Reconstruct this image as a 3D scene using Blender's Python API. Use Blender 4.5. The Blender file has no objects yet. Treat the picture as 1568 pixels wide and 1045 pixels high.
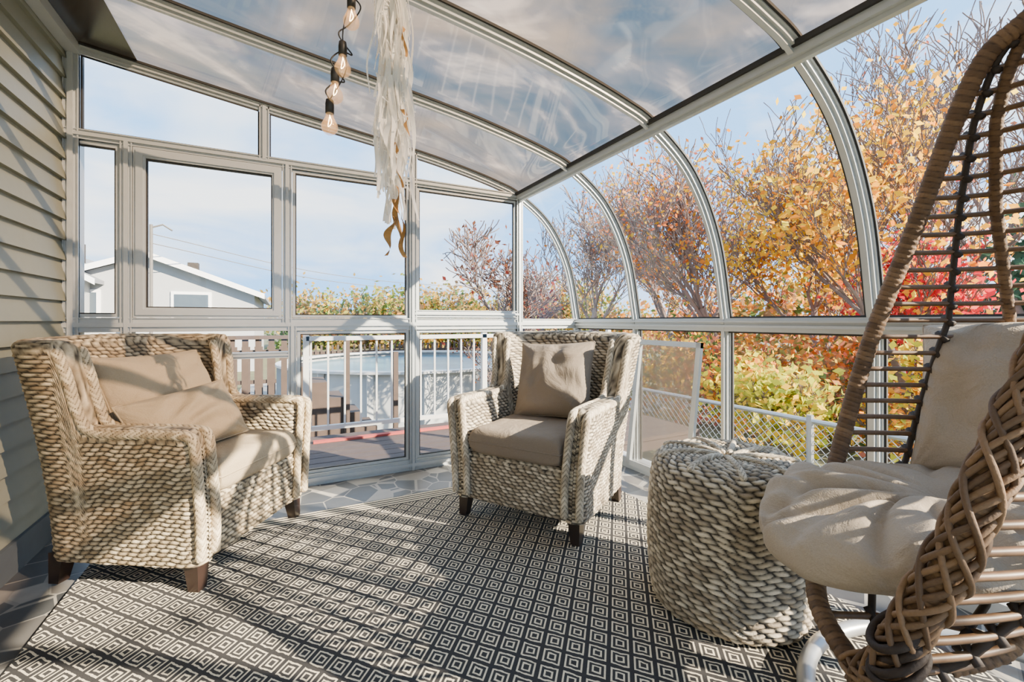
import bpy, math, random
import numpy as np
from mathutils import Vector, Matrix
random.seed(7); RNG=np.random.default_rng(11)
C=math.cos(math.radians(27.4)); S=math.sin(math.radians(27.4))
def W(r,f): return (C*r+S*f, C*f-S*r)

# ------------------------------------------------------------ helpers
def empty(name,loc=(0,0,0),rz=0.0):
    e=bpy.data.objects.new(name,None); e.location=loc; e.rotation_euler=(0,0,rz)
    e.empty_display_size=0.1
    bpy.context.collection.objects.link(e); return e
def mesh_obj(name,V,F,mat,parent=None,smooth=True,attr=None,mtx=None,attrname='weave'):
    me=bpy.data.meshes.new(name)
    V=np.asarray(V,dtype=float)
    if isinstance(F,np.ndarray): F=F.tolist()
    me.from_pydata(V.tolist(),[],F)
    if attr is not None:
        a=me.color_attributes.new(name=attrname,type='FLOAT_COLOR',domain='POINT')
        a.data.foreach_set('color',np.asarray(attr,dtype=np.float32).ravel())
    if smooth:
        me.polygons.foreach_set('use_smooth',[True]*len(me.polygons))
    me.update()
    o=bpy.data.objects.new(name,me); bpy.context.collection.objects.link(o)
    if mat: me.materials.append(mat)
    if parent: o.parent=parent
    if mtx is not None: o.matrix_local=mtx
    return o
def gfaces(n,m,wu=False,wv=False,off=0):
    i=np.arange(n if wu else n-1); j=np.arange(m if wv else m-1)
    I,J=np.meshgrid(i,j,indexing='ij'); I2=(I+1)%n; J2=(J+1)%m
    return (np.stack([I*m+J,I2*m+J,I2*m+J2,I*m+J2],-1).reshape(-1,4)+off)
def gnormals(P,wu=False,wv=False):
    def grad(P,ax,w):
        if w: return np.roll(P,-1,ax)-np.roll(P,1,ax)
        return np.gradient(P,axis=ax)
    N=np.cross(grad(P,0,wu),grad(P,1,wv))
    return N/np.maximum(np.linalg.norm(N,axis=-1,keepdims=True),1e-9)
def hsh(a,b):
    x=np.sin(a*12.9898+b*78.233+3.1)*43758.5453
    return x-np.floor(x)
def weave(u,v,cw=.038,rh=.0160,sl=.35):
    v=v+.003*np.sin(u*31)+.0015*np.sin(u*77+v*20)
    i=np.floor(v/rh); fv=v/rh-i
    up=u/cw+.5*np.mod(i,2)+.25*hsh(i,i*0)+(fv-.5)*sl
    k=np.floor(up); fu=up-k
    h=np.sqrt(np.clip(1-(2*fu-1)**2,0,1))*np.sqrt(np.clip(1-(2*fv-1)**2,0,1))
    twist=.5+.5*np.sin((fu*2.2+fv*1.3)*2*np.pi+6*hsh(i,k))
    return h*(.84+.16*twist), hsh(i,k)
def attrs(h,r):
    return np.stack([h,r,h*0,h*0+1],-1).reshape(-1,4)
def catmull(pts,n=16,closed=False):
    P=np.array(pts,float)
    if closed: Q=np.vstack([P[-1],P,P[0],P[1]])
    else: Q=np.vstack([2*P[0]-P[1],P,2*P[-1]-P[-2]])
    out=[]
    for i in range(1,len(Q)-2):
        t=np.linspace(0,1,n,endpoint=False)[:,None]
        a,b,c,d=Q[i-1],Q[i],Q[i+1],Q[i+2]
        out.append(.5*((2*b)+(c-a)*t+(2*a-5*b+4*c-d)*t**2+(-a+3*b-3*c+d)*t**3))
    R=np.vstack(out)
    if not closed: R=np.vstack([R,P[-1]])
    return R
def resample(P,ds,closed=False):
    if closed: P=np.vstack([P,P[0]])
    L=np.concatenate([[0],np.cumsum(np.linalg.norm(np.diff(P,axis=0),axis=1))])
    n=max(3,int(L[-1]/ds)); t=np.linspace(0,L[-1],n,endpoint=not closed)
    return np.stack([np.interp(t,L,P[:,k]) for k in range(P.shape[1])],-1),t
def sweep(P,rad,nth=12,closed=False):
    n=len(P)
    T=(np.roll(P,-1,0)-np.roll(P,1,0)) if closed else np.gradient(P,axis=0)
    T/=np.maximum(np.linalg.norm(T,axis=1,keepdims=True),1e-9)
    up=np.array([0,0,1.]) if abs(T[0][2])<.9 else np.array([1.,0,0])
    A=np.cross(T[0],up); A/=np.linalg.norm(A); As=[A]
    for i in range(1,n):
        A=As[-1]-T[i]*np.dot(As[-1],T[i]); A/=np.linalg.norm(A); As.append(A)
    A=np.array(As); B=np.cross(T,A)
    th=np.linspace(0,2*np.pi,nth,endpoint=False)
    rad=np.broadcast_to(rad,(n,nth)) if np.ndim(rad)!=1 else np.repeat(np.array(rad)[:,None],nth,1)
    return P[:,None,:]+rad[...,None]*(np.cos(th)[None,:,None]*A[:,None,:]+np.sin(th)[None,:,None]*B[:,None,:])
class MB:
    def __init__(s): s.V=[];s.F=[];s.n=0;s.A=[]
    def add(s,V,F,A=None):
        V=np.asarray(V,float).reshape(-1,3); s.V.append(V); s.F+= [[i+s.n for i in f] for f in (F.tolist() if isinstance(F,np.ndarray) else F)]
        s.n+=len(V); s.A.append(A if A is not None else np.tile([1.,.5,0,1],(len(V),1)))
    def box(s,x0,x1,y0,y1,z0,z1):
        V=[(x,y,z) for x in(x0,x1) for y in(y0,y1) for z in(z0,z1)]
        s.add(V,[[0,1,3,2],[4,6,7,5],[0,4,5,1],[2,3,7,6],[0,2,6,4],[1,5,7,3]])
    def tube(s,P,rad,nth=8,closed=False):
        G=sweep(np.asarray(P,float),rad,nth,closed); F=gfaces(G.shape[0],nth,closed,True).tolist()
        if not closed: F+= [list(range(nth)),[ (G.shape[0]-1)*nth+k for k in range(nth)][::-1]]
        s.add(G,F)
    def grid(s,G,wu=False,wv=False,A=None): s.add(G,gfaces(G.shape[0],G.shape[1],wu,wv),A)
    def obj(s,name,mat,parent=None,smooth=False,attr=False,attrname='weave'):
        return mesh_obj(name,np.vstack(s.V),s.F,mat,parent,smooth,np.vstack(s.A) if attr else None,attrname=attrname)

# ------------------------------------------------------------ materials
class NT:
    def __init__(s,name):
        s.m=bpy.data.materials.new(name); s.m.use_nodes=True; s.t=s.m.node_tree; s.b=s.t.nodes['Principled BSDF']; s.o=s.t.nodes['Material Output']
    def n(s,typ,ins={},**kw):
        nd=s.t.nodes.new(typ)
        for k,v in kw.items(): setattr(nd,k,v)
        for k,v in ins.items(): s.set(nd.inputs[k],v)
        return nd
    def set(s,sock,v):
        if isinstance(v,bpy.types.NodeSocket): s.t.links.new(v,sock)
        else:
            if hasattr(sock.default_value,'__len__') and not isinstance(v,str) and len(v)==3 and len(sock.default_value)==4: v=(*v,1)
            sock.default_value=v
    def math(s,op,a,b=0.0,c=0.0): return s.n('ShaderNodeMath',{0:a,1:b,2:c},operation=op).outputs[0]
    def mix(s,f,a,b):
        nd=s.n('ShaderNodeMixRGB',{0:f,1:a,2:b}); return nd.outputs[0]
    def ramp(s,f,stops):
        nd=s.n('ShaderNodeValToRGB',{0:f}); e=nd.color_ramp.elements
        while len(e)<len(stops): e.new(.5)
        for el,(p,c) in zip(e,stops): el.position=p; el.color=(*c,1)
        return nd.outputs[0]
    def coord(s,k='Object'): return s.n('ShaderNodeTexCoord').outputs[k]
    def noise(s,sc,det=4,vec=None,k='Fac',dist=0):
        return s.n('ShaderNodeTexNoise',{'Vector':vec if vec else s.coord(),'Scale':sc,'Detail':det,'Distortion':dist}).outputs[k]
    def bump(s,h,st=.3,d=.01): s.set(s.b.inputs['Normal'],s.n('ShaderNodeBump',{'Height':h,'Strength':st,'Distance':d}).outputs[0])
    def p(s,**k):
        for a,v in k.items(): s.set(s.b.inputs[a.replace('_',' ')],v)
def simple(name,col,rough=.6,metal=0,nscale=None,var=.15,bump=0):
    t=NT(name); c=col
    if nscale:
        f=t.noise(nscale); c=t.mix(f,tuple(x*(1-var) for x in col),tuple(min(1,x*(1+var)) for x in col))
        if bump: t.bump(f,bump)
    t.p(Base_Color=c,Roughness=rough,Metallic=metal); return t.m
def weave_mat(name,dark,mid,light,lo=.25,hi=.85):
    t=NT(name); a=t.n('ShaderNodeAttribute',attribute_name='weave'); sep=t.n('ShaderNodeSeparateColor',{0:a.outputs['Color']})
    fib=t.noise(160,3); 
    stitch=t.mix(sep.outputs[1],mid,light); stitch=t.mix(t.math('MULTIPLY',fib,.5),stitch,tuple(x*.5 for x in mid))
    f=t.ramp(sep.outputs[0],[(lo,(0,0,0)),(hi,(1,1,1))])
    col=t.mix(f,dark,stitch); t.p(Base_Color=col,Roughness=.75); t.bump(fib,.35,.004); return t.m
M_seagrass=weave_mat('seagrass',(.035,.025,.015),(.35,.26,.15),(.88,.74,.50))
M_seagrass2=weave_mat('seagrass_pale',(.028,.022,.016),(.30,.235,.155),(.82,.71,.53))
M_rattan=weave_mat('rattan_brown',(.022,.012,.007),(.10,.055,.027),(.24,.14,.07),.1,.7)
M_slat=simple('rattan_slat',(.13,.072,.036),.5,0,60,.4)
M_dkspine=simple('dark_cord',(.03,.02,.015),.7,0,90,.3)
def fabric(name,col,big=1.0):
    t=NT(name)
    n1=t.noise(6,5,dist=.8); n2=t.noise(300,2)
    c=t.mix(n2,tuple(x*.84 for x in col),tuple(min(1,x*1.12) for x in col)); t.p(Base_Color=c,Roughness=.95)
    h=t.math('ADD',t.math('MULTIPLY',n1,big),t.math('MULTIPLY',n2,.06)); t.bump(h,.6,.04); return t.m
M_fab=fabric('fabric_beige',(.37,.29,.185)); M_fabg=fabric('fabric_taupe',(.20,.16,.12)); M_fabw=fabric('fabric_sand',(.36,.295,.225),1.3)
M_leg=simple('dark_wood',(.018,.010,.008),.35,0,20,.3)
M_alu=simple('aluminium_frame',(.48,.51,.52),.36,.3,30,.06)
M_gasket=simple('rubber_gasket',(.02,.02,.02),.7)
M_black=simple('black_plastic',(.02,.02,.02),.5)
def glass_mat():
    t=NT('window_glass'); t.t.nodes.remove(t.b)
    fr=t.n('ShaderNodeFresnel',{'IOR':1.33}).outputs[0]
    tr=t.n('ShaderNodeBsdfTransparent',{'Color':(.98,.99,.985)}); g=t.n('ShaderNodeBsdfGlossy',{'Color':(.9,.95,1),'Roughness':.02})
    mx=t.n('ShaderNodeMixShader',{0:fr,1:tr.outputs[0],2:g.outputs[0]}); t.t.links.new(mx.outputs[0],t.o.inputs[0]); return t.m
M_glass=glass_mat()
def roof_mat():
    t=NT('smoked_acrylic_painted_reflection'); co=t.coord()
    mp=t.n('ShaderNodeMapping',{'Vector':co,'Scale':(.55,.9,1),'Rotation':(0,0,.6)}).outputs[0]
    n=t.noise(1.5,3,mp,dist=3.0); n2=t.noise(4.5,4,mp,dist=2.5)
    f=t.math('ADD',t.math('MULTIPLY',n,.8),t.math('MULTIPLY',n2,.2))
    col=t.ramp(f,[(.36,(.02,.013,.009)),(.46,(.06,.042,.03)),(.56,(.15,.105,.075)),(.68,(.55,.42,.32))])  # smoky brown, with swirling reflection streaks painted in as the lighter stops
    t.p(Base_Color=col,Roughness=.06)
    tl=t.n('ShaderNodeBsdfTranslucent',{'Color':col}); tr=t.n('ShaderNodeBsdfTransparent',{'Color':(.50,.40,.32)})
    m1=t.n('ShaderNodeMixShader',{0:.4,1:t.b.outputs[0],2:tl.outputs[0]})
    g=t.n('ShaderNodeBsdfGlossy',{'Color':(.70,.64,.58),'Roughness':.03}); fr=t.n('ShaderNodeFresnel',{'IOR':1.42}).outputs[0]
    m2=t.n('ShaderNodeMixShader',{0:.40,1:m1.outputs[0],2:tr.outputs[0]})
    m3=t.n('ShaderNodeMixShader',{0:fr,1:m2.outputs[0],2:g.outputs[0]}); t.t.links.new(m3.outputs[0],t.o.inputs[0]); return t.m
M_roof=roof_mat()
def rug_mat():
    t=NT('rug_diamond'); co=t.coord(); sp=t.n('ShaderNodeSeparateXYZ',{0:co})
    j=t.math('MULTIPLY',t.math('SUBTRACT',t.noise(40,3),.5),.008)
    def a(o,p):
        return t.math('ABSOLUTE',t.math('SUBTRACT',t.math('FRACT',t.math('DIVIDE',t.math('ADD',o,j),p)),.5))
    d=t.math('ADD',a(sp.outputs[0],.086),a(sp.outputs[1],.100)); dd=t.math('MINIMUM',d,t.math('SUBTRACT',1.0,d))
    f=t.math('LESS_THAN',t.math('FRACT',t.math('MULTIPLY',dd,5)),.60)
    e=t.math('GREATER_THAN',sp.outputs[1],1.5); fs=t.math('LESS_THAN',t.math('FRACT',t.math('MULTIPLY',sp.outputs[1],38)),.5)
    f2=t.n('ShaderNodeMix',{0:e,2:f,3:fs}).outputs[0]
    th=t.noise(400,2)
    cream=t.mix(th,(.46,.385,.25),(.90,.80,.61)); blk=t.mix(th,(.010,.010,.012),(.032,.030,.030))
    t.p(Base_Color=t.mix(f2,cream,blk),Roughness=.95); t.bump(th,.4,.004); return t.m
M_rug=rug_mat()
def tile_mat():
    t=NT('flagstone'); co=t.coord()
    v=t.n('ShaderNodeTexVoronoi',{'Vector':co,'Scale':7.5},feature='DISTANCE_TO_EDGE').outputs[0]
    vc=t.n('ShaderNodeTexVoronoi',{'Vector':co,'Scale':7.5}).outputs['Color']
    sp=t.n('ShaderNodeSeparateColor',{0:vc}).outputs[0]
    c=t.ramp(sp,[(0,(.022,.026,.032)),(.5,(.045,.05,.056)),(.74,(.12,.11,.10)),(1,(.5,.46,.40))])
    c=t.mix(t.math('MULTIPLY',t.noise(14,5),.5),c,(.09,.085,.08))
    e=t.math('LESS_THAN',v,.025); t.p(Base_Color=t.mix(e,c,(.24,.225,.20)),Roughness=.45); t.bump(v,.2,.01); return t.m
M_tile=tile_mat()
M_siding=simple('vinyl_siding',(.205,.215,.17),.55,0,25,.06)
M_white=simple('white_paint',(.50,.50,.49),.5,0,15,.06)
M_wood=simple('weathered_wood',(.055,.035,.026),.8,0,12,.3)
M_deck=simple('deck_boards',(.055,.036,.032),.8,0,9,.3)
M_grass=simple('lawn',(.10,.10,.045),.95,0,3,.45)
M_roofsh=simple('roof_shingle',(.18,.19,.21),.9,0,30,.25)
M_bark=simple('bark',(.15,.105,.09),.9,0,20,.35)
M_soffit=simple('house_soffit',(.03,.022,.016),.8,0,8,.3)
M_galv=simple('galvanised',(.36,.37,.38),.4,.5)
M_concrete=simple('concrete',(.28,.27,.25),.9,0,6,.15)
def leaf_mat():
    t=NT('autumn_leaf'); a=t.n('ShaderNodeAttribute',attribute_name='col').outputs['Color']
    d=t.n('ShaderNodeBsdfDiffuse',{'Color':a}); l=t.n('ShaderNodeBsdfTranslucent',{'Color':a})
    mx=t.n('ShaderNodeMixShader',{0:.5,1:d.outputs[0],2:l.outputs[0]}); t.t.links.new(mx.outputs[0],t.o.inputs[0]); return t.m
M_leaf=leaf_mat()

# ------------------------------------------------------------ room shell
XL=-.96; XR=2.148; YB=2.976; YF=-1.12
prof=[(XL,2.385),(-.104,2.263),(.734,2.153),(1.105,2.09),(1.412,2.02),(1.60,1.951),(1.865,1.754),(2.05,1.43),(XR,.98)]
PC=catmull(prof,12)
ip=int(np.argmin(np.abs(PC[:,0]-1.60)))
def roofz(x): return float(np.interp(x,PC[:,0],PC[:,1]))
RIBS=[2.976,2.293,1.61,.927,.244,-.44,-1.12]
m=MB(); m.box(XL-.1,XR+.06,YF,YB+.08,-.12,0); m.obj('floor',M_tile)
m=MB(); z=0.0
pts=[]
while z<2.42: pts+=[(XL+.020,z),(XL+.001,z+.095),(XL+.001,z+.1)]; z+=.1
G=np.array([[(x,y,zz) for (x,zz) in pts] for y in (YF,YB+.06)]); m.grid(G)
m.box(XL-.12,XL-.001,YF,YB+.06,0,2.9); m.obj('wall_left',M_siding)
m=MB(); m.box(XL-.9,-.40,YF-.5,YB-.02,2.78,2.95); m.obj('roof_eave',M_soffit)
m=MB(); m.box(XL+.016,XL+.03,YF,YB,0,.13); m.obj('baseboard_left',simple('baseboard_slate',(.07,.085,.10),.6,0,20,.15))
def strip(P2,name,mat,y0,y1,off=0.0):
    G=np.array([[(x,y,z+off) for (x,z) in P2] for y in np.linspace(y0,y1,2)]); m=MB(); m.grid(G); return m.obj(name,mat,smooth=True)
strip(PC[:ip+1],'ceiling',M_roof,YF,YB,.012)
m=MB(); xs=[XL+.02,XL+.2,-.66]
m.grid(np.array([[(x,y,roofz(x)+.006) for x in xs] for y in (YF,YB)])); m.obj('eave_shade_strip',simple('eave_shade_brown',(.03,.02,.013),.25,0,3,.5))  # added opaque strip: dark eave seen through and mirrored in the roof, put in as colour
m=MB()
curve=list(map(tuple,PC[ip:]))+[(XR,.05)]
G=np.array([[(x+.004,y,z+.004) for (x,z) in curve] for y in (YF,YB)]); m.grid(G); m.obj('window_1',M_glass,smooth=True)
def gable(name,Y):
    top=[(x,Y,z) for x,z in PC]; V=top+[(XR,Y,.05),(XL,Y,.05)]
    mesh_obj(name,V,[list(range(len(V)))],M_glass,smooth=False)
gable('window_2',YB+.065); gable('window_3',YF-.03)
def rib(m,P2,Y,w,din,dout):
    P=np.array(P2,float); T=np.gradient(P,axis=0); T/=np.linalg.norm(T,axis=1,keepdims=True); N=np.stack([-T[:,1],T[:,0]],-1)
    a=P-N*din; b=P+N*dout
    n=len(P); G=np.zeros((n,4,3))
    for k,(q,y) in enumerate([(a,Y-w/2),(a,Y+w/2),(b,Y+w/2),(b,Y-w/2)]): G[:,k,0]=q[:,0];G[:,k,1]=y;G[:,k,2]=q[:,1]
    F=gfaces(n,4,False,True).tolist()+[[0,1,2,3],[(n-1)*4+k for k in(3,2,1,0)]]
    m.add(G,F)
full=np.array(list(map(tuple,PC))+[(XR,.9),(XR,.6),(XR,.3),(XR,.0)])
m=MB(); mg=MB()
for Y in RIBS:
    rib(m,full,Y,.040,.022,.0); rib(m,full,Y,.018,.036,.0); rib(m,full,Y,.056,.006,-.001)
    rib(mg,full,Y,.072,.001,.010)
m.obj('trim_1',M_alu); mg.obj('trim_2',M_gasket)
m=MB(); mk=MB()
px,pz=1.60,1.951
m.box(px-.03,px+.03,YF,YB,pz-.035,pz+.0); m.box(px-.012,px+.012,YF,YB,pz-.05,pz)
mk.box(px-.042,px-.03,YF,YB,pz-.008,pz+.012)
m.box(XR-.035,XR+.01,YF,YB,.945,1.015); m.box(XR-.05,XR,YF,YB,.965,.978); m.box(XR-.05,XR,YF,YB,.992,1.003)
mk.box(XR-.012,XR-.002,YF,YB,1.015,1.024); mk.box(XR-.012,XR-.002,YF,YB,.936,.945)
m.box(XR-.05,XR+.03,YF,YB,0,.07)
m.box(XL+.016,XL+.07,YF,YB,2.33,2.38)
m.obj('wall_right',M_alu)
m=MB()
def sash(m,P0,U,V,w):
    P0=np.array(P0,float);U=np.array(U,float);V=np.array(V,float);u=U/np.linalg.norm(U);v=V/np.linalg.norm(V);n=np.cross(u,v)*.022
    def bar(a,b,c,d):
        q=[a,b,c,d]; Vv=[x for x in q]+[x+n for x in q]
        m.add(Vv,[[0,3,2,1],[4,5,6,7],[0,1,5,4],[1,2,6,5],[2,3,7,6],[3,0,4,7]])
    bar(P0,P0+U,P0+U+v*w,P0+v*w); bar(P0+V-v*w,P0+U+V-v*w,P0+U+V,P0+V)
    bar(P0,P0+u*w,P0+V+u*w,P0+V); bar(P0+U-u*w,P0+U,P0+U+V,P0+U+V-u*w)
sash(m,(XR-.17,1.72,.08),(0,.5,0),(.10,0,.80),.032)
E=empty('window_sash',(0,0,0)); m.obj('sash_frame',M_alu,E)
t=NT('insect_screen'); t.p(Base_Color=(.42,.36,.28),Roughness=.8); t.set(t.b.inputs['Alpha'],.5)
m=MB(); m.add([(XR-.165,1.75,.11),(XR-.165,2.19,.11),(XR-.075,2.19,.85),(XR-.075,1.75,.85)],[[0,1,2,3]]); m.obj('sash_screen',t.m,E)
# back wall frame
m=MB()
def vbar(x,z0,z1,w=.05):
    m.box(x-w/2,x+w/2,YB-.012,YB+.06,z0,z1); m.box(x-w*.18,x+w*.18,YB-.026,YB,z0,z1); m.box(x-w/2,x-w/2+.006,YB-.02,YB,z0,z1); m.box(x+w/2-.006,x+w/2,YB-.02,YB,z0,z1)
def hbar(x0,x1,z,w=.05):
    m.box(x0,x1,YB-.010,YB+.06,z-w/2,z+w/2); m.box(x0,x1,YB-.024,YB,z-w*.15,z+w*.15); m.box(x0,x1,YB-.018,YB,z-w/2,z-w/2+.005); m.box(x0,x1,YB-.018,YB,z+w/2-.005,z+w/2)
vbar(XL+.035,0,roofz(XL+.04)-.01,.06)
for x,zt in ((-.711,1.93),(.032,1.93),(.787,roofz(.787)-.01),(1.60,1.93)): vbar(x,.98,zt,.05)
vbar(-.087,1.94,roofz(-.087)-.01,.05)
for x in (-.711,.06,.787,1.60): vbar(x,0,.98,.045)
hbar(XL,1.60,1.935,.05); hbar(XL,XR,.98,.075); hbar(XL,XR,.035,.07)
hbar(.80,1.6,1.05,.05)
def frame(x0,x1,z0,z1,w=.028,y=YB-.003,d=.03,mm=None):
    mm=mm or m
    for b in ((x0,x1,z0,z0+w),(x0,x1,z1-w,z1),(x0,x0+w,z0+w,z1-w),(x1-w,x1,z0+w,z1-w)): mm.box(b[0],b[1],y,y+d,b[2],b[3])
frame(-.684,.005,1.019,1.909,.052,YB-.015,.06); frame(-.672,-.007,1.031,1.897,.030,YB-.024,.01)
frame(-.632,-.047,1.071,1.857,.006,YB-.002,.02,mk)
for a,b in ((.06,.76),(.815,1.575),(-.925,-.74)):
    frame(a,b,1.02,1.905,.016); frame(a+.016,b-.016,1.036,1.889,.006,YB+.001,.02,mk)
for a,b in ((.085,.76),(.815,1.575)): 
    frame(a,b,.07,.94,.018); frame(a+.018,b-.018,.088,.922,.006,YB+.001,.02,mk)
hbar(-.69,.04,.80,.035)
for a,b in ((XL+.07,-.115),(-.06,.76),(.82,1.5)):
    P=[(x,roofz(x)-.04) for x in np.linspace(a,b,12)]
    mk.add([(x,YB-.006,z) for x,z in P]+[(x,YB-.006,z-.010) for x,z in P],[[i,i+1,13+i,12+i] for i in range(11)])
for a,b in ((XL+.07,-.115),(-.06,.76),(.82,1.5)):
    mk.box(a,b,YB-.002,YB+.02,1.960,1.967)
for x in (XL+.069,-.12,-.06): mk.box(x,x+.007,YB-.002,YB+.02,1.962,roofz(x)-.045)
m.obj('wall_back',M_alu); mk.obj('trim_3',M_gasket)
m=MB()
for x in (-.3,.6,1.3,XL+.03): m.box(x-.03,x+.03,YF-.06,YF,0,roofz(x)-.02)
m.box(XL,XR,YF-.06,YF,.94,1.02); m.box(XL,XR,YF-.06,YF,0,.08); m.obj('wall_front',M_alu)

# ------------------------------------------------------------ rug
rx0,rx1,ry0,ry1=-.69,1.76,-.7,2.52
m=MB(); m.box(-(rx1-rx0)/2,(rx1-rx0)/2,-(ry1-ry0)/2,(ry1-ry0)/2,0,.011)
o=m.obj('area_rug',M_rug); o.location=((rx0+rx1)/2,(ry0+ry1)/2,.001)

# ------------------------------------------------------------ armchairs
def sstep(a,b,x):
    t=np.clip((x-a)/(b-a),0,1); return t*t*(3-2*t)
def woven_wall(name,path,nrm,top,flare,t,z0,mat,parent,caps=True,dz=.0034):
    n=len(path); s=np.concatenate([[0],np.cumsum(np.linalg.norm(np.diff(path,axis=0),axis=1))])
    h=t/2; e=np.minimum(s,s[-1]-s); k=np.where(e<h,np.sqrt(np.clip(1-((h-e)/h)**2,0,1)),1.0) if caps else np.ones(n)
    k=np.maximum(k,.02); top=top-h*(1-k)*.5
    no=int((top.max()-z0)/dz); nc=16
    a=np.linspace(0,1,no); th=np.linspace(0,np.pi,nc+2)[1:-1]
    off=[];Z=[];row=[]
    for i in range(n):
        hh=h*k[i]; zt=top[i]-h
        zo=z0+a*(zt-z0)
        off.append(np.concatenate([np.full(no,hh),hh*np.sign(np.cos(th))*np.abs(np.cos(th))**.7,np.full(no,-hh)]))
        Z.append(np.concatenate([zo,zt+h*k[i]**.5*np.sin(th)**.7,zo[::-1]]))
        row.append(np.concatenate([zo,zt+h*th,zo[::-1]+.0095]))
    off=np.array(off);Z=np.array(Z);row=np.array(row)
    fl=flare(Z,path[:,0][:,None]*np.ones_like(Z))
    P=np.zeros(Z.shape+(3,)); P[...,0]=path[:,0][:,None]+nrm[:,0][:,None]*(off+fl); P[...,1]=path[:,1][:,None]+nrm[:,1][:,None]*(off+fl); P[...,2]=Z
    hgt,rnd=weave(s[:,None]+0*row,row)
    N=gnormals(P)
    c=np.zeros_like(P); c[...,0]=nrm[:,0][:,None]*off; c[...,1]=nrm[:,1][:,None]*off
    if (N*c).sum()<0: N=-N
    P=P+N*(hgt[...,None]*.007-.004)
    return mesh_obj(name,P.reshape(-1,3),gfaces(n,P.shape[1]),mat,parent,True,attrs(hgt,rnd))
def plait(name,pts,rad,mat,parent,pitch=.026):
    P,s=resample(catmull(pts,10),.0035); nth=24
    th=np.linspace(0,2*np.pi,nth,endpoint=False)
    a=s[:,None]/pitch; b=np.abs(((th[None,:]/(2*np.pi)*3)%1)*2-1)
    f=(a+b*1.1)%1; k=np.floor(a+b*1.1)
    h=np.sqrt(np.clip(1-(2*f-1)**2,0,1)); 
    e=np.minimum(s,s[-1]-s); cap=np.where(e<rad,np.sqrt(np.clip(1-((rad-e)/rad)**2,0.02,1)),1)
    G=sweep(P,rad*cap[:,None]*(.84+.18*h),nth)
    return mesh_obj(name,G.reshape(-1,3),gfaces(len(P),nth,False,True),mat,parent,True,attrs(h,hsh(k,np.floor(th[None,:]/np.pi*1.5)+0*k)))
def pillow(name,sx,sy,sz,mat,parent,mtx,p=2.6,ex=.55,pinch=.06,seed=0,n=64,wr=.012):
    t=np.linspace(-1,1,n); u=np.sin(t*np.pi/2); U,V=np.meshgrid(u,u,indexing='ij')
    th=(np.clip(1-np.abs(U)**p,0,1)*np.clip(1-np.abs(V)**p,0,1))**ex
    ed=1-pinch*(1-np.abs(V)**2); ed2=1-pinch*(1-np.abs(U)**2)
    r=np.random.default_rng(seed); w=np.zeros_like(U)
    for _ in range(8):
        a=r.uniform(0,6.28); w+=np.sin((U*math.cos(a)+V*math.sin(a))*r.uniform(3,11)+2*np.sin(U*2+V*3+a)+r.uniform(0,6))*wr
    for cx in(-1,1):
        for cy in(-1,1):
            an=np.arctan2(V-cy,U-cx); dd=np.hypot(U-cx,V-cy); w+=wr*1.6*np.sin(an*14+cx)*np.exp(-(dd/.55)**2)
    top=np.stack([U*sx*ed,V*sy*ed2,sz*(th+w*1.8*th)],-1); bot=np.stack([U*sx*ed,V*sy*ed2,-sz*(th+.5*w*th)],-1)
    m=MB(); m.grid(top); m.grid(bot[::-1])
    rim=np.concatenate([top[:,0],top[-1,:],top[::-1,-1],top[0,::-1]]); rr,_=resample(rim,.012,True); m.tube(rr,.004,6,True)
    ro=mesh_obj(name,np.vstack(m.V),m.F,mat,parent,True); ro.matrix_local=mtx; return ro
def seat_cushion(name,sx,sy,sz,mat,parent,loc):
    return pillow(name,sx,sy,sz,mat,parent,Matrix.Translation(loc),p=12,ex=.28,pinch=.0,seed=3,n=64,wr=.008)
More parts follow.
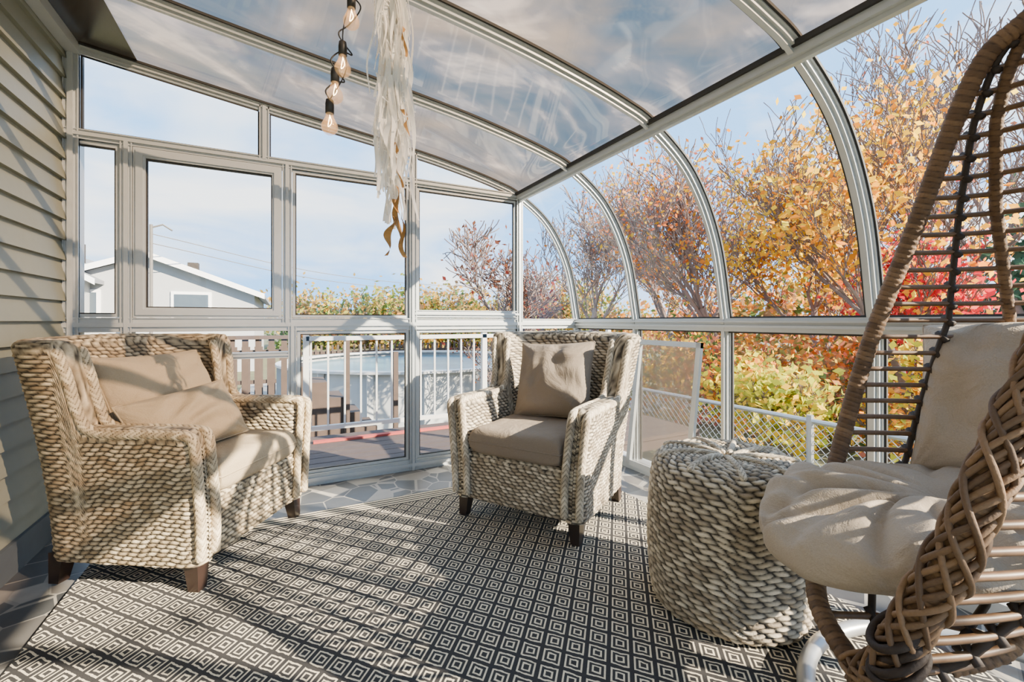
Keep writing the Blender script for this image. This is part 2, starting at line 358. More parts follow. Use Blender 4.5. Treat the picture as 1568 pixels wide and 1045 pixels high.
def armchair(loc,ang,fab,kind,mat):
    E=empty('wicker_armchair',(loc[0],loc[1],0),ang)
    a=.30; R=.10; pts=[];nr=[]; ds=.0050
    for x in np.arange(.32,-.2,-ds): pts.append((x,-a));nr.append((0,-1))
    for t in np.linspace(0,math.pi/2,28): pts.append((-.2-R*math.sin(t),-.2-R*math.cos(t)));nr.append((-math.sin(t),-math.cos(t)))
    for y in np.arange(-.195,.2,ds): pts.append((-.3,y));nr.append((-1,0))
    for t in np.linspace(0,math.pi/2,28): pts.append((-.2-R*math.cos(t),.2+R*math.sin(t)));nr.append((-math.cos(t),math.sin(t)))
    for x in np.arange(-.194,.321,ds): pts.append((x,a));nr.append((0,1))
    path=np.array(pts);nrm=np.array(nr)
    top=.625+.315*sstep(-.10,-.175,path[:,0])+.012*np.cos(path[:,1]*5)*(path[:,0]<-.19)-.01
    def flare(Z,X):
        q=np.clip((Z-.11)/.83,0,1); w=1-sstep(-.25,-.05,X); return (1-w)*.045*np.clip((Z-.11)/.5,0,1)**2+w*.115*q**1.5
    woven_wall('woven_shell',path,nrm,top,flare,.10,.11,mat,E)
    yy=np.arange(-.27,.2701,ds); path=np.stack([np.full_like(yy,.27),yy],-1); nrm=np.tile([1.,0.],(len(yy),1))
    woven_wall('front_rail',path,nrm,np.full(len(yy),.345),lambda Z,X:Z*0+.02*(Z-.11),.07,.11,mat,E,False)
    for i,sg in enumerate((-1,1)):
        plait('arm_braid_outer_%d'%(i+1),[(.318,sg*.335,.125),(.322,sg*.343,.3),(.322,sg*.362,.5),(.318,sg*.372,.575),(.28,sg*.374,.592),(.15,sg*.375,.594),(-.06,sg*.378,.60),(-.118,sg*.385,.68),(-.140,sg*.40,.80),(-.17,sg*.415,.905)],.018,mat,E,.023)
        plait('arm_braid_inner_%d'%(i+1),[(.318,sg*.265,.125),(.322,sg*.270,.3),(.322,sg*.292,.5),(.318,sg*.302,.578),(.285,sg*.304,.597),(.15,sg*.304,.60),(-.06,sg*.304,.606),(-.120,sg*.305,.69),(-.145,sg*.315,.80),(-.175,sg*.325,.905)],.018,mat,E,.023)
    m=MB(); m.box(-.28,.26,-.27,.27,.16,.33); m.obj('seat_deck',M_dkspine,E)
    m=MB()
    for sx in(-1,1):
        for sy in(-1,1):
            cx,cy=sx*.27,sy*.30; b=.02; t=.03
            V=[(cx+sx*.012+dx*b,cy+sy*.008+dy*b,.0125) for dx,dy in((-1,-1),(1,-1),(1,1),(-1,1))]+[(cx+dx*t,cy+dy*t,.13) for dx,dy in((-1,-1),(1,-1),(1,1),(-1,1))]
            m.add(V,[[0,3,2,1],[4,5,6,7],[0,1,5,4],[1,2,6,5],[2,3,7,6],[3,0,4,7]])
    m.obj('legs',M_leg,E)
    seat_cushion('seat_cushion',.275,.248,.07,fab,E,(.055,0,.405))
    def M(x,y,z,tilt,roll=0,yaw=0):
        return Matrix.Translation((x,y,z))@Matrix.Rotation(yaw,4,'Z')@Matrix.Rotation(math.radians(90-tilt),4,'Y')@Matrix.Rotation(roll,4,'Z')
    if kind==0:
        pillow('back_pillow',.195,.27,.095,fab,E,M(-.14,-.0,.675,24),seed=1,wr=.022)
        pillow('lumbar_pillow',.135,.22,.095,fab,E,M(.06,-.10,.585,30,.14,-.32),seed=2,wr=.022)
    else:
        pillow('back_pillow',.215,.225,.09,fab,E,M(-.13,0,.675,20,.06),seed=5,wr=.022)
    return E
armchair((-.345,2.40),math.atan2(-.539,.843),M_fab,0,M_seagrass)
fc=(-.852,-.525)
armchair((1.24,2.03),math.atan2(fc[1],fc[0]),M_fabg,1,M_seagrass2)

# ------------------------------------------------------------ ottoman
def ottoman():
    E=empty('woven_ottoman',(1.40,1.05,.008))
    pr=catmull([(.225,.012),(.25,.03),(.262,.12),(.268,.26),(.262,.40),(.25,.475),(.225,.51),(.17,.525),(.10,.522),(.05,.515),(.0,.508)],14)
    P,s=resample(pr,.0036); nth=480; th=np.linspace(0,2*np.pi,nth,endpoint=False)
    r=P[:,0][:,None]*(1+.01*np.sin(3*th+P[:,1][:,None]*9)+.006*np.sin(7*th))
    G=np.stack([r*np.cos(th),r*np.sin(th),P[:,1][:,None]+0*th],-1)
    h1,r1=weave(th/(2*np.pi)*32*.052+0*r,s[:,None]+.006*np.sin(th*5)+.003*np.sin(th*13),.052,.0170,.30)
    N=gnormals(G,False,True); c=G-np.array([0,0,.26]); 
    if (N*c).sum()<0: N=-N
    G=G+N*(h1*.011-.006)[...,None]
    mesh_obj('drum',G.reshape(-1,3),gfaces(len(P),nth,False,True),M_seagrass2,E,True,attrs(h1,r1))
    for k in range(9):
        a=k*2*math.pi/9+.3
        plait('lid_plait_%d'%(k+1),[(.02*math.cos(a),.02*math.sin(a),.515),(.10*math.cos(a+.15),.10*math.sin(a+.15),.527),(.19*math.cos(a+.2),.19*math.sin(a+.2),.523),(.235*math.cos(a+.2),.235*math.sin(a+.2),.508)],.011,M_seagrass2,E,.02)
ottoman()

# ------------------------------------------------------------ hanging egg chair
OX,OY=1.2,1.0
wx,wy=W(OX,OY)
EG=empty('hanging_egg_chair',(wx,wy,0),-math.radians(27.4))
def L(p): return np.array([p[0]-OX,p[1]-OY,p[2]])
FAR=[(.70,.90,.285),(.72,1.05,.345),(.85,1.22,.43),(.977,1.33,.614),(1.057,1.32,.926),(1.129,1.25,1.26),(1.159,1.12,1.61),(1.21,1.05,1.71),(1.30,.95,1.80)]
NEAR=[(.70,.90,.285),(.695,.84,.34),(.693,.80,.416),(.723,.74,.59),(.766,.72,.733),(.828,.72,.86),(.96,.73,1.15),(1.12,.80,1.5),(1.30,.95,1.80)]
Fd=catmull([L(p) for p in FAR],14); Nd=catmull([L(p) for p in NEAR],14)
def at(D,z): return np.array([np.interp(z,D[:,2],D[:,0]),np.interp(z,D[:,2],D[:,1]),z])
def bul(z): return float(np.interp(z,[.285,.35,.45,.6,1.0,1.3,1.5,1.75,1.8],[.18,.36,.48,.55,.55,.27,.13,.04,.0]))
def shell(z,s):
    F=at(Fd,z);Nn=at(Nd,z); p=F+(Nn-F)*s; p[0]+=bul(z)*math.sqrt(max(0,1-abs(2*s-1)**2.2)); return p
def wrapped(name,P,rad,mat,parent,pitch=.014):
    P,s=resample(P,.003); nth=14; th=np.linspace(0,2*np.pi,nth,endpoint=False)
    a=s[:,None]/pitch+th[None,:]/(2*np.pi); f=a%1; h=np.sqrt(np.clip(1-(2*f-1)**2,0,1))
    h=h*(.9+.1*np.sin(a*3)); G=sweep(P,rad*(.86+.15*h),nth)
    return mesh_obj(name,G.reshape(-1,3),gfaces(len(P),nth,False,True),mat,parent,True,attrs(h,hsh(np.floor(a),0*a)))
wrapped('rim_far',Fd,.022,M_rattan,EG); wrapped('rim_near',Nd,.022,M_rattan,EG)
m=MB()
P,s=resample(Nd,.006)
T=np.gradient(P,axis=0);T/=np.linalg.norm(T,axis=1,keepdims=True)
A=np.cross(T,[1,.2,.1]);A/=np.linalg.norm(A,axis=1,keepdims=True);B=np.cross(T,A)
def rope_strand(m,P,A,B,s,R,r,ph,hand,pitch=.30):
    a=ph+hand*2*np.pi*s/pitch+.25*np.sin(s*14+ph); Rr=R*(1+.12*np.sin(s*23+ph*3))[:,None]
    Q=P+Rr*(np.cos(a)[:,None]*A+np.sin(a)[:,None]*B*1.0)
    nth=7; G=sweep(Q,r,nth); n=len(Q); f=(s[:,None]/.02+np.arange(nth)/nth)%1
    m.grid(G,False,True,attrs(.5+.5*np.sqrt(1-(2*f-1)**2),.5+.5*np.sin(ph*3)+0*f))
for k in range(10):
    rope_strand(m,P,A,B,s,.027,.0052,k*.628,1); 
    if k%2==0: rope_strand(m,P,A,B,s,.031,.0052,k*.628+.4,-1)
m.obj('rim_braid',M_rattan,EG,True,True)
m=MB(); zs=np.arange(.33,1.70,.048)
for z in zs:
    Q=np.array([shell(z,.5-.5*math.cos(t)) for t in np.linspace(0,math.pi,34)]); m.tube(Q,.0075,6)
m.obj('slats',M_slat,EG,True)
m=MB()
for sx,r in ((.03,.008),(.3,.008),(.7,.008),(.96,.008)):
    m.tube(np.array([shell(z,sx) for z in np.linspace(.31,1.72,60)]),r,7)
    for z in zs: c=shell(z,sx); m.tube(np.array([c-[0,.014,.012],c,c+[0,.014,.012]]),.009,6)
m.obj('cord_spines',M_dkspine,EG,True)
for i,sx in enumerate((.1,.5,.88)):
    wrapped('back_tube_%d'%(i+1),np.array([shell(z,sx) for z in np.linspace(.31,1.70,60)]),.014,M_rattan,EG)
k0=L((.693,.80,.416)); m=MB()
for k in range(7):
    a=np.linspace(0,2*np.pi,40,endpoint=False); t=k*.5
    Q=k0+np.stack([.042*np.cos(a)*math.cos(t),.036*np.sin(a),.03*np.cos(a+t)+.010*k-.03],-1); m.tube(Q,.007,7,True)
m.obj('knot',M_rattan,EG,True)
def egg_cushion():
    nr,nt=110,360; t=np.linspace(0,1,nr); th=np.linspace(0,2*np.pi,nt,endpoint=False)
    T,H=np.meshgrid(t,th,indexing='ij'); ang=T*np.pi
    rad=np.sin(ang)**.55
    zz=np.sign(np.cos(ang))*np.abs(np.cos(ang))**.7
    g=np.random.default_rng(5); fold=np.zeros_like(H)
    for _ in range(34):
        c=g.uniform(0,6.283); wdt=g.uniform(.05,.11); ph=g.uniform(-.9,.9); st=g.uniform(.05,.45)
        dl=(H-c-ph*(rad-.5)**1+np.pi)%(2*np.pi)-np.pi
        fold+= -g.uniform(.6,1.3)*np.exp(-(dl/wdt)**2)*sstep(st,st+.35,rad)
    fold=np.clip(fold,-2.0,1)*.017+.008*np.sin(5*H+2*np.sin(H*2)+rad*4)*rad
    low=np.where(T<.5,1.0,np.clip(1-(T-.5)*3,0,1))
    fold=fold*low
    R=rad*(1+fold*.9)*(1+.05*np.sin(2*H+1)+.03*np.sin(3*H))
    z=.085*zz*np.clip(.35+.9*rad**.8*(1.35-rad*.6),0,1.15)+ np.clip((.56-T)*6,0,1)*fold*1.4+ .018*np.sin(3*H+1)*rad - .02*np.exp(-(rad/.12)**2)*(T<.5)
    G=np.stack([.42*R*np.cos(H),.31*R*np.sin(H),z],-1)
    G[...,2]+=-.05*np.clip(-G[...,0]/.4,0,1)**2
    o=mesh_obj('seat_cushion',G.reshape(-1,3),gfaces(nr,nt,False,True),M_fabw,EG); o.location=L((1.05,1.06,.54)); return o
egg_cushion()
pm=Matrix.Translation(L((1.33,1.13,.80)))@Matrix.Rotation(math.radians(205),4,'Z')@Matrix.Rotation(math.radians(66),4,'Y')@Matrix.Rotation(.1,4,'Z')
pillow('back_pillow',.23,.24,.08,M_fabw,EG,pm,seed=9,wr=.03)
m=MB(); bc=L((1.16,.96,.03)); bc[2]=.042
a=np.linspace(0,2*np.pi,64,endpoint=False); m.tube(bc+np.stack([.44*np.cos(a),.44*np.sin(a),0*a],-1),.022,10,True)
m.tube(np.array([bc+[-.44,0,0],bc+[.44,0,0]]),.018,8)
m.tube(catmull([bc+[.44,0,0],L((1.70,.93,.3)),L((1.78,.92,.8)),L((1.70,.92,1.4)),L((1.52,.93,1.74)),L((1.38,.945,1.86)),L((1.30,.95,1.87))],10),.024,10)
m.tube(np.array([L((1.30,.95,1.87)),L((1.30,.95,1.79))]),.008,8)
m.obj('stand',M_galv,EG,True)

# ------------------------------------------------------------ string lights
SL=empty('string_lights',(0,0,0))
def bulb(m1,m2,x,y,z):
    sock=[(.0,.045),(.012,.045),(.014,.03),(.014,.0),(.0,.0)]
    bl=catmull([(.011,.0),(.016,-.018),(.026,-.04),(.024,-.058),(.012,-.070),(.0,-.072)],6)
    for mm,pr in ((m1,np.array(sock)),(m2,bl)):
        th=np.linspace(0,2*np.pi,18,endpoint=False)
        G=np.stack([x+pr[:,0][:,None]*np.cos(th),y+pr[:,0][:,None]*np.sin(th),z+pr[:,1][:,None]+0*th],-1); mm.grid(G,False,True)
m1=MB();m2=MB();m3=MB(); wire=[]
tops=[(-.541,2.055),(-.570,1.895),(-.596,1.805),(-.614,1.70)]
x,y=W(-.535,1.5); wire.append((x,y,roofz(x)-.02))
for (r,z) in tops:
    x,y=W(r,1.5); bulb(m1,m2,x,y,z); wire+=[(x+.02,y,z+.11),(x-.012,y,z+.075),(x,y,z+.045),(x+.03,y,z+.01)]
    m3.tube(catmull([(x,y,z-.005),(x+.006,y,z-.03),(x-.005,y,z-.045),(x,y,z-.01)],5),.0012,5)
m1.tube(catmull(wire[:-1],8),.0025,6)
x0=wire[0]; m1.tube(catmull([wire[1],(x0[0]-.03,x0[1]+.02,1.98),(wire[8][0]-.02,wire[8][1],1.85),wire[-2]],8),.0022,6)
m1.obj('wire_and_sockets',M_black,SL,True)
t=NT('amber_bulb'); t.p(Base_Color=(.85,.55,.3),Roughness=.05); 
t.set(t.b.inputs['Alpha'],.38); t.set(t.b.inputs['Emission Color'],(1,.6,.25)); t.set(t.b.inputs['Emission Strength'],.3)
m2.obj('bulbs',t.m,SL,True)
t=NT('filament'); t.set(t.b.inputs['Emission Color'],(1,.7,.35)); t.set(t.b.inputs['Emission Strength'],30.); m3.obj('filaments',t.m,SL,True)

# ------------------------------------------------------------ hanging fabric streamer
MH=empty('macrame_hanging',(0,0,0))
bx,by=W(-.395,1.48); r=random.Random(4)
m=MB(); mb=MB()
def ribbon(mm,x,y,z0,ln,w,seed):
    rr=random.Random(seed); n=22; pts=[]; ph=rr.uniform(0,6); tw=rr.uniform(2,6); ddx=rr.uniform(-.03,.03)
    for i in range(n):
        t=i/(n-1); cx=x+ddx*t+.008*math.sin(ph+t*9); cy=y+.012*math.cos(ph*2+t*7); a=ph+tw*t; ww=w*(1-.5*t)
        pts.append([(cx-ww*math.cos(a),cy-ww*math.sin(a),z0-ln*t),(cx+ww*math.cos(a),cy+ww*math.sin(a),z0-ln*t)])
    mm.grid(np.array(pts))
for i in range(170):
    z0=r.choice([2.19,2.14,2.08,2.0,1.9,1.8,1.72,1.66]); ribbon(m,bx+r.gauss(0,.021),by+r.gauss(0,.018),z0,r.uniform(.3,.5) if z0>1.75 else r.uniform(.2,.33),r.uniform(.003,.011),i)
for i in range(120):
    z=r.uniform(1.5,2.17); a=r.uniform(0,6.28); l=r.uniform(.03,.06)
    q=np.array([[(bx,by,z),(bx,by,z-.006)],[(bx+l*math.cos(a),by+l*math.sin(a),z+.008),(bx+l*math.cos(a),by+l*math.sin(a),z+.003)],[(bx+l*1.2*math.cos(a),by+l*1.2*math.sin(a),z-.05),(bx+l*1.15*math.cos(a),by+l*1.15*math.sin(a),z-.055)]]); m.grid(q)
t=NT('cream_cotton'); d=t.n('ShaderNodeBsdfDiffuse',{'Color':(.95,.94,.90)}); l=t.n('ShaderNodeBsdfTranslucent',{'Color':(.95,.94,.90)})
t.t.links.new(t.n('ShaderNodeMixShader',{0:t.math('ADD',t.math('MULTIPLY',t.noise(30),.2),.3),1:d.outputs[0],2:l.outputs[0]}).outputs[0],t.o.inputs[0])
m.obj('fabric_strips',t.m,MH,True)
for i,(dx,z0,ln,w) in enumerate([(0,1.44,.2,.013),(.006,1.40,.19,.014),(-.008,1.34,.13,.016),(.02,2.0,.12,.008),(.03,1.70,.10,.008),(.0,1.58,.14,.010)]):
    ribbon(mb,bx+dx,by-.03,z0,ln,w,100+i)
mb.tube(np.array([(bx,by,roofz(bx)-.01),(bx,by,1.4)]),.004,6)
mb.obj('dried_husks',simple('dried_husk',(.38,.20,.06),.8,0,50,.4),MH,True)

# ------------------------------------------------------------ outdoors
m=MB(); G=np.array([[(x,y,-.9) for x in np.linspace(-60,90,4)] for y in np.linspace(-40,110,4)]); m.grid(G); m.obj('ground',M_grass)
m=MB()
for i in range(10): y=YB+.1+i*.145; m.box(-2.2,3.7,y,y+.135,-.11,-.075)
m.box(-2.2,3.7,YB+.1,YB+1.5,-.2,-.115)
for x in(-2,1,3.6):
    m.box(x-.05,x+.05,4.3,4.4,-.9,-.1)
m.obj('outdoor_deck',M_deck)
m=MB(); m.box(.25,1.9,4.24,4.30,-.074,-.055); m.obj('deck_mat_edge',simple('red_trim',(.35,.05,.04),.7,0,20,.2))
m=MB()
m.box(.2,3.7,4.40,4.46,.82,.86); m.box(.2,3.7,4.41,4.45,.0,.04)
x=.24
while x<3.7: m.box(x-.008,x+.008,4.42,4.44,.0,.84); x+=.145
for x in(.2,1.95,3.66): m.box(x-.025,x+.025,4.40,4.45,-.074,.90)
m.obj('deck_railing',M_white)
m=MB(); x=-4.
while x<.1: m.box(x,x+.06,5.6,5.63,-.9,.80); x+=.125
m.box(-4,.1,5.63,5.68,.6,.68); m.box(-4,.1,5.63,5.68,-.4,-.3); m.box(-4,.1,5.57,5.66,.80,.84)
for i in range(6): m.box(.1+i*.2,.3+i*.2,5.9,6.5,-.9+.0,.45-i*.2)
m.box(.1,.16,5.85,5.9,-.9,1.0); m.box(.7,.76,5.85,5.9,-.9,.8); m.box(1.3,1.36,5.85,5.9,-.9,.6)
m.obj('wooden_fence',M_wood)
E=empty('swimming_pool',(2.6,9.8,-.9)); m=MB(); a=np.linspace(0,2*np.pi,72,endpoint=False)
G=np.stack([np.stack([2.6*rr*np.cos(a),2.6*rr*np.sin(a),zz+0*a],-1) for rr,zz in ((1,0),(1,1.02))]); m.grid(G,False,True)
for k in range(18): 
    q=k*math.pi/9; cx,cy=2.63*math.cos(q),2.63*math.sin(q); m.box(cx-.05,cx+.05,cy-.05,cy+.05,0,1.04)
m.obj('pool_wall',simple('pool_steel',(.38,.40,.41),.5,0,5,.15),E)
m=MB(); G=np.stack([np.stack([2.6*rr*np.cos(a),2.6*rr*np.sin(a),zz+0*a],-1) for rr,zz in ((.96,1.03),(1.04,1.03),(1.04,1.07),(.96,1.07),(.96,1.03))]); m.grid(G,False,True)
m.obj('pool_rim',M_white,E); m=MB(); m.add(np.stack([2.5*np.cos(a),2.5*np.sin(a),.95+0*a],-1),[list(range(72))]); m.obj('pool_water',simple('pool_cover',(.07,.18,.22),.2,0,2,.2),E)
m=MB(); m.box(-1,9,6.9,16,-.9,-.88); m.obj('patio_slab',M_concrete)
m=MB(); x=-2.
while x<12: m.box(x,x+.05,13,13.03,-.88,.35); x+=.14
m.box(-2,12,13.03,13.06,.1,.18); m.box(-2,12,13.03,13.06,-.6,-.5); m.obj('picket_fence',M_wood)
def house(name,x0,x1,y0,y1,ze,zp):
    E=empty(name,((x0+x1)/2,(y0+y1)/2,-.9)); hx=(x1-x0)/2;hy=(y1-y0)/2; ze+=.9;zp+=.9
    m=MB(); m.box(-hx,hx,-hy,hy,0,ze)
    m.add([(-hx,-hy,ze),(hx,-hy,ze),(0,-hy,zp),(-hx,hy,ze),(hx,hy,ze),(0,hy,zp)],[[0,1,2],[3,5,4]])
    m.obj('walls',simple('pale_siding',(.34,.35,.36),.7,0,4,.06),E)
    m=MB(); o=.35; k=(zp-ze)/hx
    for sg in(-1,1):
        V=[(0,-hy-o,zp+.02),(sg*(hx+o),-hy-o,ze-k*o+.02),(sg*(hx+o),hy+o,ze-k*o+.02),(0,hy+o,zp+.02)]; V+=[(a,b,c+.12) for a,b,c in V]
        m.add(V,[[0,1,2,3],[4,7,6,5],[0,4,5,1],[1,5,6,2],[2,6,7,3],[3,7,4,0]])
    m.obj('roof',M_roofsh,E)
    m=MB()
    for sg in(-1,1):
        V=[(0,-hy-o-.02,zp+.16),(sg*(hx+o),-hy-o-.02,ze-k*o+.16),(sg*(hx+o),-hy-o-.02,ze-k*o-.04),(0,-hy-o-.02,zp-.04)]; m.add(V,[[0,1,2,3]])
    for wxx in(-hx*.55,hx*.4): m.box(wxx-.6,wxx+.6,-hy-.05,-hy,ze-1.0,ze+.05)
    m.obj('fascia',simple('bright_white',(.8,.8,.8),.5,0,15,.05),E)
    m=MB()
    for wxx in(-hx*.55,hx*.4): m.box(wxx-.5,wxx+.5,-hy-.07,-hy-.04,ze-.9,ze-.05)
    m.obj('house_windows',simple('dark_glass',(.06,.08,.10),.2),E)
    m=MB(); m.box(.4,.8,-.2,.2,zp-.4,zp+.4); m.obj('chimney',M_soffit,E)
house('neighbor_house',-9.6,-5.6,19,27,2.4,3.6)
house('neighbor_house',-7.4,-.9,19.5,30,2.0,3.25)
m=MB(); m.tube(np.array([(-3.7,18,-.9),(-3.7,18,4.1)]),.05,8); m.tube(np.array([(-3.7,18,4.0),(-3.4,18,4.12),(-3.15,18,3.95)]),.03,6)
for dz in(0,.3): m.tube(catmull([(-3.7,18,3.8-dz),(1.5,21,3.1-dz),(8,24,3.0-dz),(16,26,3.4-dz)],8),.014,5)
m.obj('utility_pole',simple('pole_grey',(.12,.11,.10),.8,0,9,.2))
m=MB(); X=4.0
m.tube(np.array([(X,-2,.15),(X,6.4,.15)]),.022,8)
for y in np.arange(-2,6.5,2.1): m.tube(np.array([(X,y,-.9),(X,y,.2)]),.028,8)
for y in np.arange(-2.,5.4,.075):
    for sg in(1,-1):
        ya,yb=(y,y+1.03) if sg>0 else (y+1.03,y); m.tube(np.array([(X,ya,-.88),(X,yb,.14)]),.0032,4)
m.obj('chain_link_fence',M_galv)

def tree(name,base,h,spread,seed,levels=4,kids=4,r0=.09,leaves=0,per=10,pal=None,ls=.06,sig=.2,lean=(0,0),first=.3,up=.25,bark=None,rmin=.004):
    r=random.Random(seed); segs=[]; tips=[]
    def grow(p,d,ln,rad,lv):
        n=4
        for i in range(n):
            d=(d+Vector((r.gauss(0,.16),r.gauss(0,.16),r.gauss(0,.10)+.03))).normalized(); q=p+d*(ln/n); r1=max(rad*.88,rmin)
            segs.append((p.copy(),q.copy(),rad,r1)); p=q; rad=r1
            if lv>0 and (i>=1 or lv<levels):
                for _ in range(kids if i==n-1 else max(1,kids//2)):
                    a=r.uniform(0,6.283); e=r.uniform(.5,1.0)*spread
                    nd=(d+Vector((math.cos(a)*e,math.sin(a)*e,r.uniform(-.2,.5)+up))).normalized()
                    grow(p,nd,ln*r.uniform(.5,.75),max(rad*.55,rmin),lv-1)
            if lv<=1: tips.append(p.copy())
    grow(Vector(base),Vector((lean[0],lean[1],1)).normalized(),h*first,r0,levels)
    E=empty(name,base)
    b=np.array(base)
    P0=np.array([s[0] for s in segs])-b;P1=np.array([s[1] for s in segs])-b;R0=np.array([s[2] for s in segs]);R1=np.array([s[3] for s in segs])
    T=P1-P0;T/=np.maximum(np.linalg.norm(T,axis=1,keepdims=True),1e-9); A=np.cross(T,[.3,.9,.2]);A/=np.linalg.norm(A,axis=1,keepdims=True);B=np.cross(T,A)
    k=4; th=np.arange(k)*2*np.pi/k; ring=np.cos(th)[None,:,None]*A[:,None]+np.sin(th)[None,:,None]*B[:,None]
    V=np.concatenate([P0[:,None]+ring*R0[:,None,None],P1[:,None]+ring*R1[:,None,None]],1).reshape(-1,3)
    base_i=np.arange(len(segs))*2*k; F=np.concatenate([np.stack([base_i+j,base_i+(j+1)%k,base_i+k+(j+1)%k,base_i+k+j],-1) for j in range(k)])
    mesh_obj('branches',V,F,bark or M_bark,E)
    if pal: 
        tp=np.array(tips)-b; g=np.random.default_rng(seed)
        idx=g.choice(len(tp),min(len(tp),leaves),replace=False)
        cen=np.repeat(tp[idx],per,0)+g.normal(0,sig,(len(idx)*per,3)); cl=np.repeat(g.integers(0,len(pal),len(idx)),per)
        leaf_mesh('foliage',cen,cl,pal,ls,g,E)
    return E
def leaf_mesh(name,cen,cl,pal,ls,g,parent):
    n=len(cen); a=g.normal(0,1,(n,3));a/=np.linalg.norm(a,axis=1,keepdims=True); b=np.cross(a,g.normal(0,1,(n,3)));b/=np.linalg.norm(b,axis=1,keepdims=True)
    sz=ls*g.uniform(.6,1.3,(n,1)); V=np.stack([cen-a*sz,cen+b*sz*.6,cen+a*sz,cen-b*sz*.6],1).reshape(-1,3)
    F=np.arange(4*n).reshape(n,4); sw=g.random(n)<.3; cl=np.where(sw,g.integers(0,len(pal),n),cl)
    col=np.array(pal)[cl]*g.uniform(.65,1.15,(n,1)); col=np.repeat(np.concatenate([np.clip(col,0,1),np.ones((n,1))],1),4,0)
    mesh_obj(name,V,F,M_leaf,parent,False,col,attrname='col')
ORA=[(.88,.30,.02),(.92,.44,.03),(.82,.20,.03),(.95,.55,.04),(.62,.2,.03)]
YEL=[(.97,.58,.02),(.97,.67,.05),(.94,.46,.02)]
RED=[(.72,.03,.05),(.84,.08,.08),(.60,.03,.05),(.88,.20,.14)]
PNK=[(.76,.27,.13),(.72,.20,.13),(.85,.38,.14),(.60,.20,.12)]
YG=[(.80,.68,.04),(.56,.56,.05),(.88,.54,.03),(.36,.41,.05)]
GRN=[(.08,.15,.04),(.13,.21,.05),(.26,.28,.06)]
M_bk2=simple('pale_bark',(.23,.17,.15),.9,0,20,.3)
tree('maple_tree',(8.4,4.3,-.9),7.2,.9,3,4,3,.12,300,15,ORA+YEL,.056,.22,rmin=.007)
tree('maple_tree',(7.7,3.0,-.9),7.4,.8,5,4,3,.10,250,13,YEL+ORA[:2],.054,.19,rmin=.006)
tree('sumac_tree',(7.9,2.3,-.9),4.6,1.0,8,4,3,.07,200,14,RED,.055,.17)
tree('ash_tree',(9.0,6.5,-.9),8.6,1.0,12,4,3,.15,280,8,PNK+ORA,.052,.25,first=.28,rmin=.010,bark=M_bk2)
tree('ash_tree',(7.5,9.8,-.9),7.6,1.0,15,4,3,.12,90,6,PNK+ORA,.045,.22,bark=M_bk2,rmin=.009)
tree('ash_tree',(10.2,8.2,-.9),8.2,1.0,18,4,3,.13,180,7,PNK+ORA,.05,.25,bark=M_bk2,rmin=.010)
tree('ash_tree',(11.6,10.6,-.9),9.0,.9,16,4,3,.14,240,8,PNK+ORA,.06,.25,bark=M_bk2,rmin=.011)
tree('bare_tree',(11.6,2.4,-.9),11,.9,21,4,3,.13,bark=M_bk2,rmin=.010)
tree('bare_tree',(12.5,5.6,-.9),10.5,.9,22,4,3,.13,120,6,PNK,.05,.2,bark=M_bk2,rmin=.010)
tree('rowan_tree',(2.8,5.7,-.9),4.8,1.2,31,4,3,.05,170,5,[(.26,.05,.035),(.22,.08,.04),(.17,.06,.035)],.036,.10,up=.0,rmin=.006)
tree('yellow_shrub',(5.0,3.0,-.9),2.0,1.2,41,4,3,.05,220,12,YG,.048,.13)
tree('yellow_shrub',(5.3,3.9,-.9),1.9,1.2,42,4,3,.05,220,10,YG+ORA,.048,.13)
tree('yellow_shrub',(5.7,1.9,-.9),2.4,1.1,43,4,3,.05,220,11,YG+ORA[:2],.048,.14)
tree('ash_tree',(5.2,-6.4,-.9),8.2,.9,52,4,3,.12,130,8,ORA,.07,.25)
def hedge(name,a,b,w,z1,n,pal,ls,seed):
    g=np.random.default_rng(seed); a=np.array(a);b=np.array(b); nc=n//60; t=g.random(nc)
    hgt=z1*(.60+.40*np.sin(t*23+seed)*np.sin(t*9))
    c=np.stack([a[0]+(b[0]-a[0])*t,a[1]+(b[1]-a[1])*t,g.random(nc)**.7*(hgt+.9)],-1)+np.stack([g.normal(0,w,nc),g.normal(0,w,nc),0*t],-1)
    cen=np.repeat(c,60,0)+g.normal(0,ls*3.5,(nc*60,3)); cen[:,2]=np.abs(cen[:,2]); cl=np.repeat(g.integers(0,len(pal),nc),60)
    E=empty(name,(0,0,-.9)); leaf_mesh('foliage',cen,cl,pal,ls,g,E)
TAN=[(.42,.27,.07),(.32,.22,.07),(.5,.33,.07),(.30,.18,.09)]
hedge('hedgerow',(.2,35),(24,27),1.3,3.4,27000,TAN+GRN+[(.75,.30,.05),(.8,.42,.05),(.45,.42,.07)],.17,1)
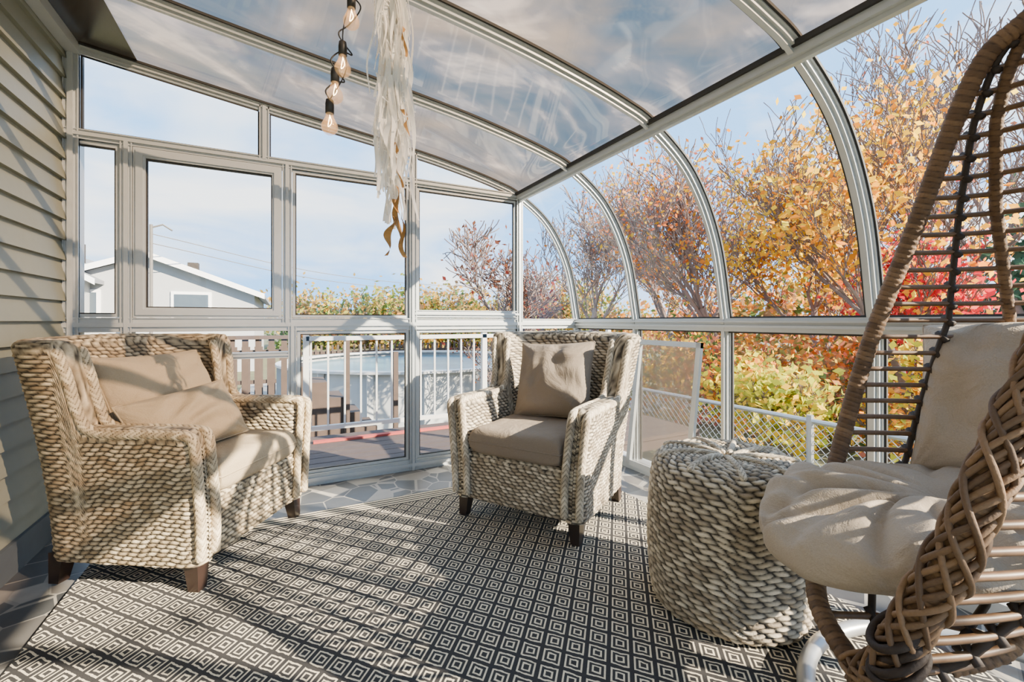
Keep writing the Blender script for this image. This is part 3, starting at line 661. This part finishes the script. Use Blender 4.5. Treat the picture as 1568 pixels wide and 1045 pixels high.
hedge('hedgerow',(14,13),(16.5,-4),.9,2.4,13000,TAN+GRN+ORA[:2]+PNK,.14,2)
hedge('hedgerow',(6.6,7),(7.9,2.0),.35,.75,12000,TAN+ORA+PNK+GRN,.055,3)
hedge('evergreen_hedge',(12.6,2.6),(13.2,1.2),.5,4.0,9000,[(.09,.18,.11),(.14,.24,.14)],.12,4)

# ------------------------------------------------------------ sky + sun + camera
w=bpy.data.worlds.new('sky'); bpy.context.scene.world=w; w.use_nodes=True; nt=w.node_tree; bg=nt.nodes['Background']
tc=nt.nodes.new('ShaderNodeTexCoord'); mp=nt.nodes.new('ShaderNodeMapping'); mp.inputs['Scale'].default_value=(1,1,3.2)
nz=nt.nodes.new('ShaderNodeTexNoise'); nz.inputs['Scale'].default_value=2.2; nz.inputs['Detail'].default_value=6; nz.inputs['Distortion'].default_value=.4
cr=nt.nodes.new('ShaderNodeValToRGB'); cr.color_ramp.elements[0].position=.43; cr.color_ramp.elements[0].color=(.24,.54,1,1); cr.color_ramp.elements[1].position=.64; cr.color_ramp.elements[1].color=(.93,.97,1,1)
nt.links.new(tc.outputs['Generated'],mp.inputs[0]); nt.links.new(mp.outputs[0],nz.inputs['Vector']); nt.links.new(nz.outputs['Fac'],cr.inputs[0]); nt.links.new(cr.outputs[0],bg.inputs[0]); bg.inputs[1].default_value=3.4
sd=bpy.data.lights.new('sun','SUN'); sd.energy=36; sd.angle=.009; sd.color=(1,.86,.66)
so=bpy.data.objects.new('sun',sd); bpy.context.collection.objects.link(so)
v=Vector((.62,-.78,.50)); so.rotation_euler=v.to_track_quat('Z','Y').to_euler(); so.location=(6,-8,6)
cd=bpy.data.cameras.new('camera'); cam=bpy.data.objects.new('camera',cd); bpy.context.collection.objects.link(cam)
cd.sensor_width=36; cd.lens=15.66; cd.shift_y=-.0195; cd.clip_start=.05; cd.clip_end=300
cam.location=(0,0,1.0); cam.rotation_euler=(math.radians(90),0,-math.radians(27.4))
bpy.context.scene.camera=cam
